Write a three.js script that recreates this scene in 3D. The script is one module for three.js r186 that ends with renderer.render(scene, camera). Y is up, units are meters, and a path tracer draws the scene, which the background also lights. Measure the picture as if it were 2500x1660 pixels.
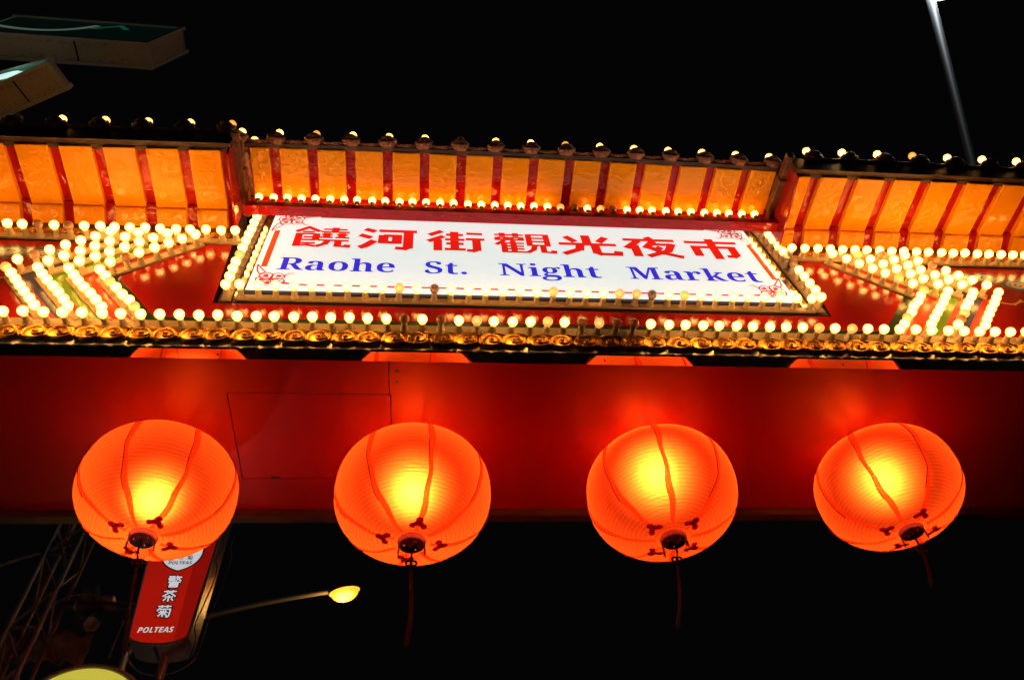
import * as THREE from 'three';
import { mergeGeometries } from 'three/addons/utils/BufferGeometryUtils.js';
import { RoundedBoxGeometry } from 'three/addons/geometries/RoundedBoxGeometry.js';
import { RectAreaLightUniformsLib } from 'three/addons/lights/RectAreaLightUniformsLib.js';

// ---------- camera, sky, moon, exposure ----------
const scene = new THREE.Scene();
const camera = new THREE.PerspectiveCamera(44.084, 1024 / 679, 0.05, 400);
camera.position.set(-0.655, 1.6, 3.0);
camera.up.set(-0.018356, 0.632237, 0.774558);
camera.lookAt(-0.655 + 0.104983, 1.6 + 0.771625, 3.0 - 0.627355);
const renderer = new THREE.WebGLRenderer({ antialias: true });
renderer.setSize(1024, 679);
renderer.toneMapping = THREE.LinearToneMapping;
renderer.toneMappingExposure = 1.0;
renderer.shadowMap.enabled = true;
RectAreaLightUniformsLib.init();
{ // an even, almost black city night sky
  const w = 16, h = 8, d = new Float32Array(w * h * 4);
  for (let i = 0; i < w * h; i++) d.set([0.0011, 0.0011, 0.0014, 1], i * 4);
  const t = new THREE.DataTexture(d, w, h, THREE.RGBAFormat, THREE.FloatType);
  t.mapping = THREE.EquirectangularReflectionMapping; t.magFilter = THREE.LinearFilter; t.needsUpdate = true;
  scene.background = t; scene.environment = t;
}
const moon = new THREE.DirectionalLight(0xcfd8ff, 0.01);
moon.position.set(6, 20, 9); moon.castShadow = true;
Object.assign(moon.shadow.camera, { left: -8, right: 8, top: 8, bottom: -8, near: 1, far: 60 });
scene.add(moon);

// ---------- helpers ----------
let seed = 7, litCount = 0;
const rnd = () => { seed = (seed * 1664525 + 1013904223) >>> 0; return seed / 4294967296; };
const rr = (a, b) => a + (b - a) * rnd();
const V = (x, y, z) => new THREE.Vector3(x, y, z);
const lin = (r, g, b) => new THREE.Color().setRGB(r, g, b);
const used = {};
function numbered(n) { const k = used[n] = (used[n] ?? -1) + 1; return k ? n + '_' + String(k).padStart(3, '0') : n; }
function mesh(name, geo, mat, parent) {
  const m = new THREE.Mesh(geo, mat); m.name = parent ? name : numbered(name); m.castShadow = m.receiveShadow = true;
  (parent ?? scene).add(m); return m;
}
function tag(o, label, category, group) { o.userData.label = label; o.userData.category = category; if (group) o.userData.group = group; return o; }
function thing(name, label, category, p = [0, 0, 0], group) {
  const g = new THREE.Group(); g.name = numbered(name); g.position.set(...p); scene.add(g); return tag(g, label, category, group);
}
function box(w, h, d, x = 0, y = 0, z = 0) { return new THREE.BoxGeometry(w, h, d).translate(x, y, z); }
function span(x0, x1, y0, y1, z0, z1) { return box(x1 - x0, y1 - y0, z1 - z0, (x0 + x1) / 2, (y0 + y1) / 2, (z0 + z1) / 2); }
function uvMetres(g, s = 1, ox = 0, oy = 0) { // box-projected uv, one unit a metre times s
  if (g.index) g = g.toNonIndexed();
  const p = g.attributes.position, n = g.attributes.normal, uv = new Float32Array(p.count * 2);
  for (let i = 0; i < p.count; i++) {
    const ax = Math.abs(n.getX(i)), ay = Math.abs(n.getY(i)), az = Math.abs(n.getZ(i));
    const [u, v] = ax > ay && ax > az ? [p.getZ(i), p.getY(i)] : ay > az ? [p.getX(i), p.getZ(i)] : [p.getX(i), p.getY(i)];
    uv[i * 2] = u * s + ox; uv[i * 2 + 1] = v * s + oy;
  }
  g.setAttribute('uv', new THREE.BufferAttribute(uv, 2)); return g;
}
function tube(pts, r, seg = 24, rad = 8, closed = false) { return new THREE.TubeGeometry(new THREE.CatmullRomCurve3(pts.map((p) => V(...p)), closed), seg, r, rad, closed); }
function bar(a, b, r, rad = 8, r2 = r) {
  const A = V(...a), B = V(...b), d = B.clone().sub(A);
  return new THREE.CylinderGeometry(r2, r, d.length(), rad).applyQuaternion(new THREE.Quaternion().setFromUnitVectors(V(0, 1, 0), d.clone().normalize())).translate(...A.add(B).multiplyScalar(0.5).toArray());
}
const merge = (list) => mergeGeometries(list.map((g) => { g = g.index ? g.toNonIndexed() : g; for (const k of Object.keys(g.attributes)) if (!['position', 'normal', 'uv'].includes(k)) g.deleteAttribute(k); return g; }));
function poly(pts, z0, z1, bevel = 0) {
  const s = new THREE.Shape(pts.map((p) => new THREE.Vector2(...p)));
  return new THREE.ExtrudeGeometry(s, { depth: z1 - z0 - 2 * bevel, bevelEnabled: bevel > 0, bevelSize: bevel, bevelThickness: bevel, bevelOffset: -bevel, bevelSegments: 1 }).translate(0, 0, z0 + bevel);
}
// tiling value noise
function noiseGrid(n, cells, s) {
  const old = seed; seed = s; const g = Float32Array.from({ length: cells * cells }, rnd); seed = old;
  const out = new Float32Array(n * n), sm = (t) => t * t * (3 - 2 * t);
  for (let y = 0; y < n; y++) for (let x = 0; x < n; x++) {
    const fx = x / n * cells, fy = y / n * cells, ix = fx | 0, iy = fy | 0, tx = sm(fx - ix), ty = sm(fy - iy), jx = (ix + 1) % cells, jy = (iy + 1) % cells;
    out[y * n + x] = (g[iy * cells + ix] * (1 - tx) + g[iy * cells + jx] * tx) * (1 - ty) + (g[jy * cells + ix] * (1 - tx) + g[jy * cells + jx] * tx) * ty;
  }
  return out;
}
function layered(n, list, s) { const o = new Float32Array(n * n); let t = 0; list.forEach(([c, a], i) => { noiseGrid(n, c, s + i * 31).forEach((v, k) => { o[k] += v * a; }); t += a; }); return o.map((v) => v / t); }
function texture(n, f, srgb = false, m = n) {
  const d = new Uint8Array(n * m * 4);
  for (let y = 0; y < m; y++) for (let x = 0; x < n; x++) { const c = f(x, y, y * n + x); d.set([...(Array.isArray(c) ? c : [c, c, c]).map((v) => Math.max(0, Math.min(255, v * 255))), 255], (y * n + x) * 4); }
  const t = new THREE.DataTexture(d, n, m); t.wrapS = t.wrapT = THREE.RepeatWrapping; t.magFilter = THREE.LinearFilter; if (srgb) t.colorSpace = THREE.SRGBColorSpace; t.needsUpdate = true; return t;
}
const nWrinkle = layered(256, [[5, 1], [13, 0.8], [29, 0.45], [61, 0.2]], 11);
const nFine = layered(256, [[8, 1], [32, 0.7], [100, 0.6]], 23);
const nBlot = layered(256, [[4, 1], [9, 0.8], [24, 0.5], [64, 0.35]], 41);
const tWrinkle = texture(256, (x, y, i) => nWrinkle[i]);
const nRidge = (() => { const a = noiseGrid(256, 7, 301), b = noiseGrid(256, 17, 302), c = noiseGrid(256, 37, 303), m = noiseGrid(256, 3, 304); return a.map((v, i) => { const r = (q) => 1 - Math.abs(2 * q - 1); return (0.25 + 0.75 * m[i]) * (0.6 * r(v) + 0.5 * r(b[i]) ** 2 + 0.25 * r(c[i]) ** 2) / 1.35; }); })();
const tRidge = texture(256, (x, y, i) => nRidge[i]);
const tFine = texture(256, (x, y, i) => nFine[i]);
const tRough = texture(256, (x, y, i) => 0.75 + 0.5 * (nBlot[i] - 0.5));
const tBrush = texture(256, (x, y) => 0.5 + 0.35 * (nFine[(y * 256 + (x >> 5)) % 65536] - 0.5) + 0.3 * (nBlot[y * 256 + x] - 0.5));
const tone = (base, k) => texture(256, (x, y, i) => base.map((c) => c * (1 - k + 2 * k * (0.6 * nBlot[i] + 0.4 * nFine[i]))), true);
const std = (o) => new THREE.MeshPhysicalMaterial(o);

// ---------- materials ----------
const M = {
  redGloss: std({ color: lin(0.36, 0.010, 0.0065), roughness: 0.17, roughnessMap: tRough, bumpMap: tFine, bumpScale: 0.0003 }),
  redSoffit: std({ color: lin(0.36, 0.010, 0.0065), roughness: 0.36 }),
  redRafter: std({ color: lin(0.42, 0.008, 0.006), roughness: 0.07, bumpMap: tRidge, bumpScale: 0.007, specularIntensity: 0.5 }),
  yellow: std({ color: lin(0.92, 0.325, 0.004), roughness: 0.05, bumpMap: tRidge, bumpScale: 0.008, specularIntensity: 0.4 }),
  yellowSmooth: std({ color: lin(0.90, 0.30, 0.004), roughness: 0.08, bumpMap: tRidge, bumpScale: 0.0025, specularIntensity: 0.35 }),
  green: std({ color: lin(0.02, 0.045, 0.018), roughness: 0.22 }),
  lime: std({ color: lin(0.10, 0.22, 0.02), roughness: 0.2 }),
  blue: std({ color: lin(0.035, 0.045, 0.12), roughness: 0.2 }),
  brick: std({ color: lin(0.42, 0.05, 0.022), roughness: 0.2 }),
  scarlet: std({ color: lin(0.6, 0.03, 0.012), roughness: 0.25 }),
  cream: std({ color: lin(0.36, 0.27, 0.18), roughness: 0.4, map: tone([1, 0.97, 0.9], 0.18) }),
  socket: std({ color: lin(0.46, 0.36, 0.26), roughness: 0.45 }),
  steel: std({ color: lin(0.62, 0.6, 0.57), metalness: 1, roughness: 0.05 }),
  steelLip: std({ color: lin(0.5, 0.46, 0.4), metalness: 0.55, roughness: 0.5, roughnessMap: tBrush, bumpMap: tBrush, bumpScale: 0.0006 }),
  gilt: std({ color: lin(0.58, 0.27, 0.04), metalness: 0.85, roughness: 0.26, bumpMap: tFine, bumpScale: 0.002 }),
  dark: std({ color: lin(0.012, 0.011, 0.012), roughness: 0.5 }),
  darkWood: std({ color: lin(0.06, 0.022, 0.012), roughness: 0.45, bumpMap: tWrinkle, bumpScale: 0.004 }),
  navy: std({ color: lin(0.022, 0.006, 0.008), roughness: 0.4 }),
  tile: std({ color: lin(0.20, 0.06, 0.018), roughness: 0.35, bumpMap: tRidge, bumpScale: 0.012 }),
  greySteel: std({ color: lin(0.36, 0.36, 0.36), metalness: 0.6, roughness: 0.5, map: tone([1, 0.97, 0.93], 0.3), bumpMap: tFine, bumpScale: 0.001 }),
  darkSteel: std({ color: lin(0.06, 0.06, 0.06), metalness: 0.4, roughness: 0.55 }),
  // light bulbs: frosted glass over a hot core
  bulbGlass: std({ color: lin(1, 0.86, 0.62), emissive: lin(1, 0.40, 0.07), emissiveIntensity: 2.1, transmission: 0.45, roughness: 0.45, thickness: 0 }),
  bulbCore: std({ color: lin(1, 1, 1), emissive: lin(1, 0.62, 0.22), emissiveIntensity: 34 }),
  warmGlass: std({ color: lin(1, 0.75, 0.45), emissive: lin(1, 0.45, 0.12), emissiveIntensity: 0.85, transmission: 0.4, roughness: 0.45, thickness: 0 }),
  warmCore: std({ color: lin(1, 1, 1), emissive: lin(1, 0.62, 0.25), emissiveIntensity: 2.2 }),
  deadGlass: std({ color: lin(0.75, 0.55, 0.42), transmission: 0.55, roughness: 0.35, thickness: 0 }),
};

// ---------- ground ----------
{
  const m = std({ color: lin(0.05, 0.05, 0.05), roughness: 0.9, map: tone([1, 1, 1], 0.25), bumpMap: tFine, bumpScale: 0.01 });
  const g = mesh('ground', uvMetres(new THREE.PlaneGeometry(400, 400).rotateX(-Math.PI / 2), 0.5), m); g.userData.kind = 'structure';
}

// ---------- the gate ----------
const Y0 = 5.167;            // underside of the gate beam
const gate = thing('market_gate', 'wide red market gate with yellow rafters, gilt frieze and chevron panels over the street', 'gate');
{
  // columns outside the frame that carry the beam
  for (const s of [-1, 1]) mesh('column', uvMetres(merge([span(s * 4.6 - 0.35, s * 4.6 + 0.35, 0, Y0, -1.05, -0.3), span(s * 4.6 - 0.45, s * 4.6 + 0.45, 0, 0.5, -1.15, -0.2)])), M.redSoffit, gate);
  mesh('beam_core', span(-5.4, 5.4, Y0 + 0.03, 6.36, -1.31, -0.44), M.dark, gate);
  // underside: sheets with real gaps between them, one of them a hatch
  const S = (x0, x1, z0, z1) => mesh('soffit_panel', uvMetres(span(x0, x1, Y0, Y0 + 0.02, z0, z1)), M.redSoffit, gate);
  const zf = -0.067, zb = -1.33;
  S(-5.4, -0.8475, -0.318, zf); S(-5.4, -1.7525, zb, -0.318); S(-1.7525, -0.8335, zb, -1.0385);
  const hatch = mesh('hatch', uvMetres(span(-1.7465, -0.8395, Y0 + 0.001, Y0 + 0.021, -1.0325, -0.324)), M.redSoffit, gate);
  for (const x of [-1.55, -1.05]) mesh('hinge', box(0.05, 0.006, 0.02, x, Y0, -1.03), M.darkSteel, hatch);
  mesh('rivet', new THREE.CylinderGeometry(0.012, 0.012, 0.004, 10).translate(-0.80, Y0 - 0.001, -0.14), M.darkSteel, gate);
  mesh('rivet', new THREE.CylinderGeometry(0.009, 0.009, 0.004, 10).translate(-0.80, Y0 - 0.001, -0.22), M.darkSteel, gate);
  S(-0.842, 5.4, -0.318, zf); S(-0.8335, 5.4, zb, -0.318);
  // polished steel angle along the front edge, in three lengths
  for (const [a, b] of [[-5.4, -1.97], [-1.968, 1.05], [1.052, 5.4]]) {
    mesh('steel_flange', uvMetres(span(a, b, Y0 - 0.004, Y0 + 0.014, -0.066, 0.002)), M.steel, gate);
    mesh('steel_lip', uvMetres(span(a, b, Y0 + 0.014, Y0 + 0.052, -0.03, 0.004), 3), M.steelLip, gate);
  }
  for (let k = 0; k < 20; k++) mesh('screw', new THREE.CylinderGeometry(0.004, 0.004, 0.004, 8).rotateX(Math.PI / 2).translate(-3.35 + k * 0.352, Y0 + 0.034, 0.005), M.dark, gate);
  for (let k = 0; k < 10; k++) mesh('screw', new THREE.CylinderGeometry(0.005, 0.005, 0.004, 8).translate(-3.18 + k * 0.71, Y0 - 0.0055, -0.035), M.dark, gate);
  mesh('back_trim', uvMetres(span(-5.4, 5.4, Y0 - 0.055, Y0 + 0.2, -1.40, -1.333)), M.darkSteel, gate);
  // frieze with gilt scrolls
  mesh('frieze_board', uvMetres(span(-5.4, 5.4, Y0 + 0.052, 5.318, -0.03, 0.004)), M.navy, gate);
  mesh('sill_strip', uvMetres(span(-5.4, 5.4, 5.378, 5.396, -0.03, 0.008)), M.cream, gate);
}
// one gilt acanthus unit, 0.26 m long: two carved volutes with a trailing leaf
function scrollGeometry() {
  const parts = [];
  const ribbon = (pts, w0, w1, h) => { // a tapering, rounded carved band along a path
    const c = new THREE.CatmullRomCurve3(pts.map((p) => V(p[0], p[1], 0))), N = 26, R = 6, pos = [], idx = [];
    for (let i = 0; i <= N; i++) {
      const t = i / N, p = c.getPointAt(t), d = c.getTangentAt(t), n = V(-d.y, d.x, 0), w = (w0 + (w1 - w0) * t) * (0.55 + 0.45 * Math.sin(Math.PI * Math.min(1, 0.12 + t * 0.88)));
      for (let k = 0; k <= R; k++) { const a = Math.PI * k / R; pos.push(p.x + n.x * w * Math.cos(a), p.y + n.y * w * Math.cos(a), Math.sin(a) * h * (0.7 + 0.3 * t)); }
    }
    for (let i = 0; i < N; i++) for (let k = 0; k < R; k++) { const a = i * (R + 1) + k, b = a + R + 1; idx.push(a, a + 1, b, b, a + 1, b + 1); }
    const g = new THREE.BufferGeometry(); g.setAttribute('position', new THREE.Float32BufferAttribute(pos, 3)); g.setIndex(idx); g.computeVertexNormals();
    const q = g.toNonIndexed(); q.setAttribute('uv', new THREE.BufferAttribute(new Float32Array(q.attributes.position.count * 2), 2)); return q;
  };
  const volute = (cx, cy, s, turns) => { const a = []; for (let i = 0; i <= 26; i++) { const t = i / 26, th = -2.5 + turns * 2 * Math.PI * t, r = (0.052 * (1 - t) + 0.008) * s; a.push([cx + Math.cos(th) * r * 1.25, cy + Math.sin(th) * r * 0.95]); } return a; };
  for (const ox of [0, 0.128]) {
    parts.push(ribbon(volute(ox - 0.056, -0.002, 1, -1.2), 0.0165, 0.011, 0.024));
    parts.push(ribbon([[ox - 0.122, -0.03], [ox - 0.112, 0.02], [ox - 0.075, 0.045], [ox - 0.02, 0.047], [ox + 0.024, 0.028]], 0.017, 0.006, 0.022));
    parts.push(ribbon([[ox - 0.122, -0.034], [ox - 0.08, -0.046], [ox - 0.03, -0.044], [ox + 0.008, -0.028]], 0.014, 0.010, 0.024));
    parts.push(poly(Array.from({ length: 20 }, (_, i) => { const q = i / 20 * 2 * Math.PI, e = (v) => Math.sign(v) * Math.pow(Math.abs(v), 0.55); return [ox - 0.056 + 0.064 * e(Math.cos(q)) + 0.012 * Math.sin(q), 0.046 * e(Math.sin(q)) - 0.002]; }), 0, 0.013, 0.004),
      ribbon([[ox - 0.115, -0.005], [ox - 0.095, 0.02], [ox - 0.06, 0.034]], 0.010, 0.004, 0.021), ribbon([[ox - 0.02, -0.03], [ox - 0.004, -0.005], [ox - 0.006, 0.02]], 0.009, 0.004, 0.021),
      new THREE.SphereGeometry(0.012, 8, 6).translate(ox - 0.118, -0.040, 0.018).toNonIndexed(), new THREE.SphereGeometry(0.012, 8, 6).translate(ox - 0.056, 0, 0.016).toNonIndexed());
  }
  return merge(parts).scale(1, 1.06, 1.0);
}
{
  const g = scrollGeometry();
  for (let k = -15; k <= 14; k++) { const m = mesh('gilt_scroll', g, M.gilt, gate); m.position.set(0.06 + k * 0.2722, 5.268, 0.006); }
  const s = g.clone().scale(0.62, 0.5, 0.6);
  for (const side of [-1, 1]) for (let k = 0; k < 11; k++) { const m = mesh('cornice_scroll', s, M.gilt, gate); m.position.set(side * (1.98 + k * 0.165), 6.275, 0.005); }
}
// front face: red field with dark green border, chevron bands and painted ends
{
  const hex = [[-2.16, 5.44], [2.16, 5.44], [2.445, 5.805], [1.985, 6.215], [1.865, 6.215], [1.865, 5.572], [-1.865, 5.572], [-1.865, 6.215], [-1.985, 6.215], [-2.445, 5.805]];
  const out = [[-2.20, 5.396], [2.20, 5.396], [2.53, 5.805], [2.075, 6.215], [1.875, 6.215], [1.875, 5.575], [-1.875, 5.575], [-1.875, 6.215], [-2.075, 6.215], [-2.53, 5.805]];
  mesh('fascia_backing', uvMetres(span(-5.4, 5.4, 5.318, 5.575, -0.03, -0.004)), M.dark, gate);
  for (const s of [-1, 1]) mesh('fascia_backing', uvMetres(span(s < 0 ? -5.4 : 1.875, s < 0 ? -1.875 : 5.4, 5.575, 6.34, -0.03, -0.004)), M.dark, gate);
  mesh('border_band', poly(out, -0.004, 0), M.green, gate);
  mesh('red_field', uvMetres(poly(hex, 0, 0.004)), M.redGloss, gate);
  // chevrons: b is the number of steps outward from the point of the field
  for (const s of [-1, 1]) {
    const V0 = (b, w) => (y) => { const up = y >= 5.805, d = up ? (y - 5.805) * -1.21 : (5.805 - y) * -0.83; return s * (2.53 + 0.168 * b + w + d); };
    const band = (b, w0, w1, mat, name) => {
      const a = V0(b, w0), c = V0(b, w1), lo = [[a(5.396), 5.396], [c(5.396), 5.396], [c(5.805), 5.805], [a(5.805), 5.805]], hi = [[a(5.805), 5.805], [c(5.805), 5.805], [c(6.17), 6.17], [a(6.17), 6.17]];
      mesh(name, merge([poly(lo, -0.004, 0), poly(hi, -0.004, 0)]), mat, gate);
    };
    [M.brick, M.lime, M.blue].forEach((m, b) => { band(b, 0.0, 0.132, m, 'chevron_band'); band(b, 0.132, 0.168, M.scarlet, 'chevron_line'); });
    // painted end panel: red with gold and pale cloud scrolls
    const cv = document.createElement('canvas'); cv.width = 1024; cv.height = 512; const c = cv.getContext('2d');
    c.fillStyle = '#8e1408'; c.fillRect(0, 0, 1024, 512);
    const X = (x) => (x - 2.4) / 2.9 * 1024, Y = (y) => (6.34 - y) / 0.95 * 512;
    const swirl = (x, y, r, col, w, dir = 1) => { c.strokeStyle = col; c.lineWidth = w; c.lineCap = 'round'; c.beginPath(); for (let i = 0; i <= 40; i++) { const t = i / 40, a = dir * t * 9, q = r * (1 - t * 0.85); c.lineTo(X(x) + Math.cos(a) * q * 1.3, Y(y) + Math.sin(a) * q); } c.stroke(); };
    seed = 99;
    for (let i = 0; i < 26; i++) swirl(rr(2.95, 5), rr(5.42, 6.1), rr(18, 60), ['#d4851c', '#b6601a', '#e0a030', '#7c2c10'][i % 4], rr(5, 12), i % 2 ? 1 : -1);
    for (let i = 0; i < 12; i++) for (const [k, col] of [[1, '#3b5468'], [0.72, '#7fa3b4'], [0.45, '#d8d2c0']]) swirl(2.95 + i * 0.2, 6.02 + 0.05 * Math.sin(i * 2.3), 44 * k, col, 9, i % 2 ? 1 : -1);
    for (let i = 0; i < 9; i++) { c.strokeStyle = '#e2a53a'; c.lineWidth = 7; c.beginPath(); const x = X(2.95 + i * 0.24), y = Y(5.75); c.moveTo(x, y); c.bezierCurveTo(x + 40, y - 60, x + 70, y + 40, x + 110, y - 30); c.stroke(); }
    const t = new THREE.CanvasTexture(cv); t.colorSpace = THREE.SRGBColorSpace;
    const a = V0(3, 0), pts = [[a(5.396), 5.396], [s * 5.3, 5.396], [s * 5.3, 6.17], [a(6.17), 6.17], [a(5.805), 5.805]];
    const g = poly(pts, -0.004, 0), p = g.attributes.position, uv = g.attributes.uv;
    for (let i = 0; i < p.count; i++) uv.setXY(i, (Math.abs(p.getX(i)) - 2.4) / 2.9, 1 - (6.34 - p.getY(i)) / 0.95);
    mesh('painted_panel', g, std({ map: t, roughness: 0.17, bumpMap: tFine, bumpScale: 0.0004 }), gate);
  }
  for (const s of [-1, 1]) mesh('cornice_board', uvMetres(span(s < 0 ? -5.4 : 1.84, s < 0 ? -1.84 : 5.4, 6.23, 6.385, -0.03, 0.0)), M.darkWood, gate);
  // recess behind the top of the sign, and the red ledge over it
  mesh('recess_wall', span(-1.9, 1.9, 5.40, 6.99, -0.42, -0.36), M.navy, gate);
  for (const s of [-1, 1]) mesh('recess_cheek', span(s < 0 ? -1.9 : 1.878, s < 0 ? -1.878 : 1.9, 5.576, 6.70, -0.36, -0.031), M.navy, gate);
  mesh('ledge_beam', uvMetres(new RoundedBoxGeometry(3.66, 0.05, 0.078, 2, 0.006).translate(0, 6.516, 0.080), 1), M.redRafter, gate);
  mesh('ledge_lip', uvMetres(span(-1.83, 1.83, 6.478, 6.489, 0.05, 0.122)), M.redRafter, gate);
  mesh('ledge_back', span(-1.83, 1.83, 6.538, 6.70, 0.042, 0.058), M.redRafter, gate);
}
// ---------- roofs ----------
function tileEnd() { // domed, lobed antefix
  const g = new THREE.LatheGeometry([[0.001, 0.042], [0.02, 0.040], [0.034, 0.030], [0.038, 0.020], [0.052, 0.018], [0.058, 0.008], [0.056, -0.012], [0.05, -0.03]].map((p) => new THREE.Vector2(...p)), 18);
  const p = g.attributes.position;
  for (let i = 0; i < p.count; i++) { const a = Math.atan2(p.getZ(i), p.getX(i)), r = Math.hypot(p.getX(i), p.getZ(i)); if (r > 0.01 && p.getY(i) > 0.01) { const k = 1 + 0.06 * Math.sin(a * 7 + r * 90); p.setX(i, p.getX(i) * k); p.setZ(i, p.getZ(i) * k); } }
  g.rotateX(Math.PI / 2 - 0.12); g.scale(1.08, 0.8, 1); g.computeVertexNormals(); return g;
}
const gTileEnd = tileEnd();
const bulbSpots = [];       // eave bulbs, collected here and built with the light strips
function sheared(g, fn) { const p = g.attributes.position; for (let i = 0; i < p.count; i++) p.setY(i, p.getY(i) + fn(p.getX(i), p.getZ(i))); g.computeVertexNormals(); return g; }
{ // centre roof
  const cam = (x, z) => -0.011 * x * x * Math.max(0, z) / 0.42 + 0.105 * Math.max(0, z - 0.08) - (z > 0.02 ? 0.012 * x : 0) * Math.min(1, Math.max(0, z) / 0.42);
  const slab = new THREE.BoxGeometry(3.62, 0.03, 0.40, 20, 1, 4).translate(0, 6.735, 0.245);
  const roof = mesh('center_roof', uvMetres(sheared(slab, cam)), M.redRafter, gate);
  const pitch = 0.2444;
  for (let k = -1; k < 15; k++) {
    const x0 = -1.614 + (k - 1) * pitch + 0.0, xa = Math.max(x0, -1.80), xb = Math.min(x0 + 0.181, 1.80);
    if (xb - xa < 0.03) continue;
    const g = sheared(new RoundedBoxGeometry(xb - xa, 0.05, 0.345, 3, 0.008).translate((xa + xb) / 2, 6.695, 0.25), (x, z) => cam(x, z) + 0.0045 * Math.sin(x * 31 + z * 20 + k));
    mesh('rafter', uvMetres(g, 1.4, k * 0.37, k * 0.61), k > 2 && k < 13 ? M.yellowSmooth : M.yellow, roof);
  }
  mesh('eave_board', sheared(new THREE.BoxGeometry(3.66, 0.05, 0.03, 20, 1, 1).translate(0, 6.705, 0.435), cam), M.darkWood, roof);
  for (let k = 0; k < 16; k++) {
    const x = -1.868 + k * 0.2386, y = 6.735 + cam(x, 0.42) - 0.02;
    const m = mesh('tile_end', gTileEnd, M.tile, roof); m.position.set(x, y, 0.475); m.rotation.set(0.0, rr(-0.1, 0.1), rr(-0.3, 0.3));
    const t = mesh('tile_ridge', new THREE.CylinderGeometry(0.043, 0.043, 0.45, 10).rotateX(Math.PI / 2 + 0.4), M.tile, roof); t.position.set(x, y + 0.125, 0.17);
    if (k < 15) { const d = mesh('drip_tile', new THREE.TorusGeometry(0.078, 0.012, 6, 12, Math.PI).rotateZ(Math.PI).scale(1.15, 0.55, 1.6), M.tile, roof); d.position.set(x + 0.119, y + 0.02, 0.455); }
    bulbSpots.push([x + 0.006, y + 0.094, 0.462, 'centre', k]);
  }
  mesh('roof_deck', sheared(new THREE.BoxGeometry(3.6, 0.04, 0.7, 12, 1, 2).rotateX(0.4).translate(0, 6.88, 0.08), cam), M.tile, roof);
}
for (const s of [-1, 1]) { // side roofs, deeper and lower
  const x0 = s < 0 ? -5.3 : 1.80, x1 = s < 0 ? -1.885 : 5.3;
  const lift = (x) => s < 0 ? 0.03 * Math.min(1, Math.max(0, (x + 3.3) / 1.4)) : -0.012 * Math.max(0, Math.abs(x) - 2.6);
  const roof = mesh('side_roof', uvMetres(sheared(new THREE.BoxGeometry(x1 - x0, 0.03, 0.5, 16, 1, 2).translate((x0 + x1) / 2, 6.495, 0.265), (x, z) => z > 0.3 ? lift(x) : 0)), M.redRafter, gate);
  mesh('lower_board', uvMetres(sheared(new THREE.BoxGeometry(x1 - x0, 0.03, 0.15, 1, 1, 1).translate((x0 + x1) / 2, 6.437, 0.035), (x, z) => z * 0.4)), M.redRafter, roof);
  const list = s < 0 ? Array.from({ length: 11 }, (_, k) => [-2.118 - k * 0.2535, -1.928 - k * 0.2535]) : [[1.80, 1.888], ...Array.from({ length: 11 }, (_, k) => [1.958 + k * 0.2595, 2.144 + k * 0.2595])];
  list.forEach(([a, b], k) => {
    const warp = (x, z) => (z > 0.3 ? lift(x) : 0) + 0.0045 * Math.sin(x * 29 + z * 17 + k);
    mesh('rafter', uvMetres(sheared(new RoundedBoxGeometry(b - a, 0.055, 0.405, 3, 0.008).translate((a + b) / 2, 6.468, 0.3045), warp), 1.4, k * 0.43 + s, k * 0.71), k % 4 === 2 ? M.yellowSmooth : M.yellow, roof);
    mesh('rafter_foot', uvMetres(sheared(new RoundedBoxGeometry(b - a - 0.004, 0.05, 0.115, 2, 0.006).translate((a + b) / 2, 6.405, 0.048), (x, z) => z * 0.4), 1.4, k * 0.3, s), M.yellow, roof);
  });
  // black eave fascia
  mesh('eave_board', sheared(new THREE.BoxGeometry(x1 - x0 + 0.04, 0.15, 0.035, 16, 1, 1).translate((x0 + x1) / 2, 6.535, 0.53), (x) => lift(x)), M.darkWood, roof);
  mesh('eave_soffit', sheared(new THREE.BoxGeometry(x1 - x0, 0.012, 0.028, 16, 1, 1).translate((x0 + x1) / 2, 6.463, 0.499), (x) => lift(x)), M.darkWood, roof);
  // end board facing the middle of the gate, with a ragged mortar edge
  const xe = s < 0 ? -1.878 : 1.793;
  mesh('end_board', uvMetres(poly([[0.0, 6.375], [0.505, 6.43], [0.545, 6.60], [0.30, 6.80], [0.0, 6.80]], -0.006, 0.006).rotateY(-Math.PI / 2).translate(xe, 0, 0)), M.redGloss, roof);
  const edge = []; for (let k = 0; k < 7; k++) edge.push(new RoundedBoxGeometry(0.05, 0.055 + 0.03 * rnd(), 0.105, 1, 0.008).rotateX(rr(-0.15, 0.15)).translate(xe - s * rr(0.018, 0.032), 6.60 + rr(-0.012, 0.012) + 0.006 * k, 0.53 - k * 0.088));
  edge.forEach((g) => mesh('edge_tile', g, M.tile, roof));
  for (let k = 0; k < 13; k++) {
    const x = s < 0 ? -1.92 - k * 0.254 : 1.95 + k * 0.2545, y = 6.625 + lift(x) * 1.6;
    const m = mesh('tile_end', gTileEnd, M.tile, roof); m.position.set(x, y, 0.565); m.rotation.set(0.0, rr(-0.1, 0.1), rr(-0.3, 0.3));
    const t = mesh('tile_ridge', new THREE.CylinderGeometry(0.043, 0.043, 0.6, 10).rotateX(Math.PI / 2 + 0.4), M.tile, roof); t.position.set(x, y + 0.11, 0.28);
    if (k) { const d = mesh('drip_tile', new THREE.TorusGeometry(0.08, 0.012, 6, 12, Math.PI).rotateZ(Math.PI).scale(1.15, 0.5, 1.6), M.tile, roof); d.position.set(x - s * 0.127, y + 0.02, 0.545); }
    bulbSpots.push([x + (s < 0 ? 0.03 : -0.035), y + (s < 0 ? 0.034 : 0.056), 0.572, s < 0 ? 'left' : 'right', k]);
  }
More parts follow.
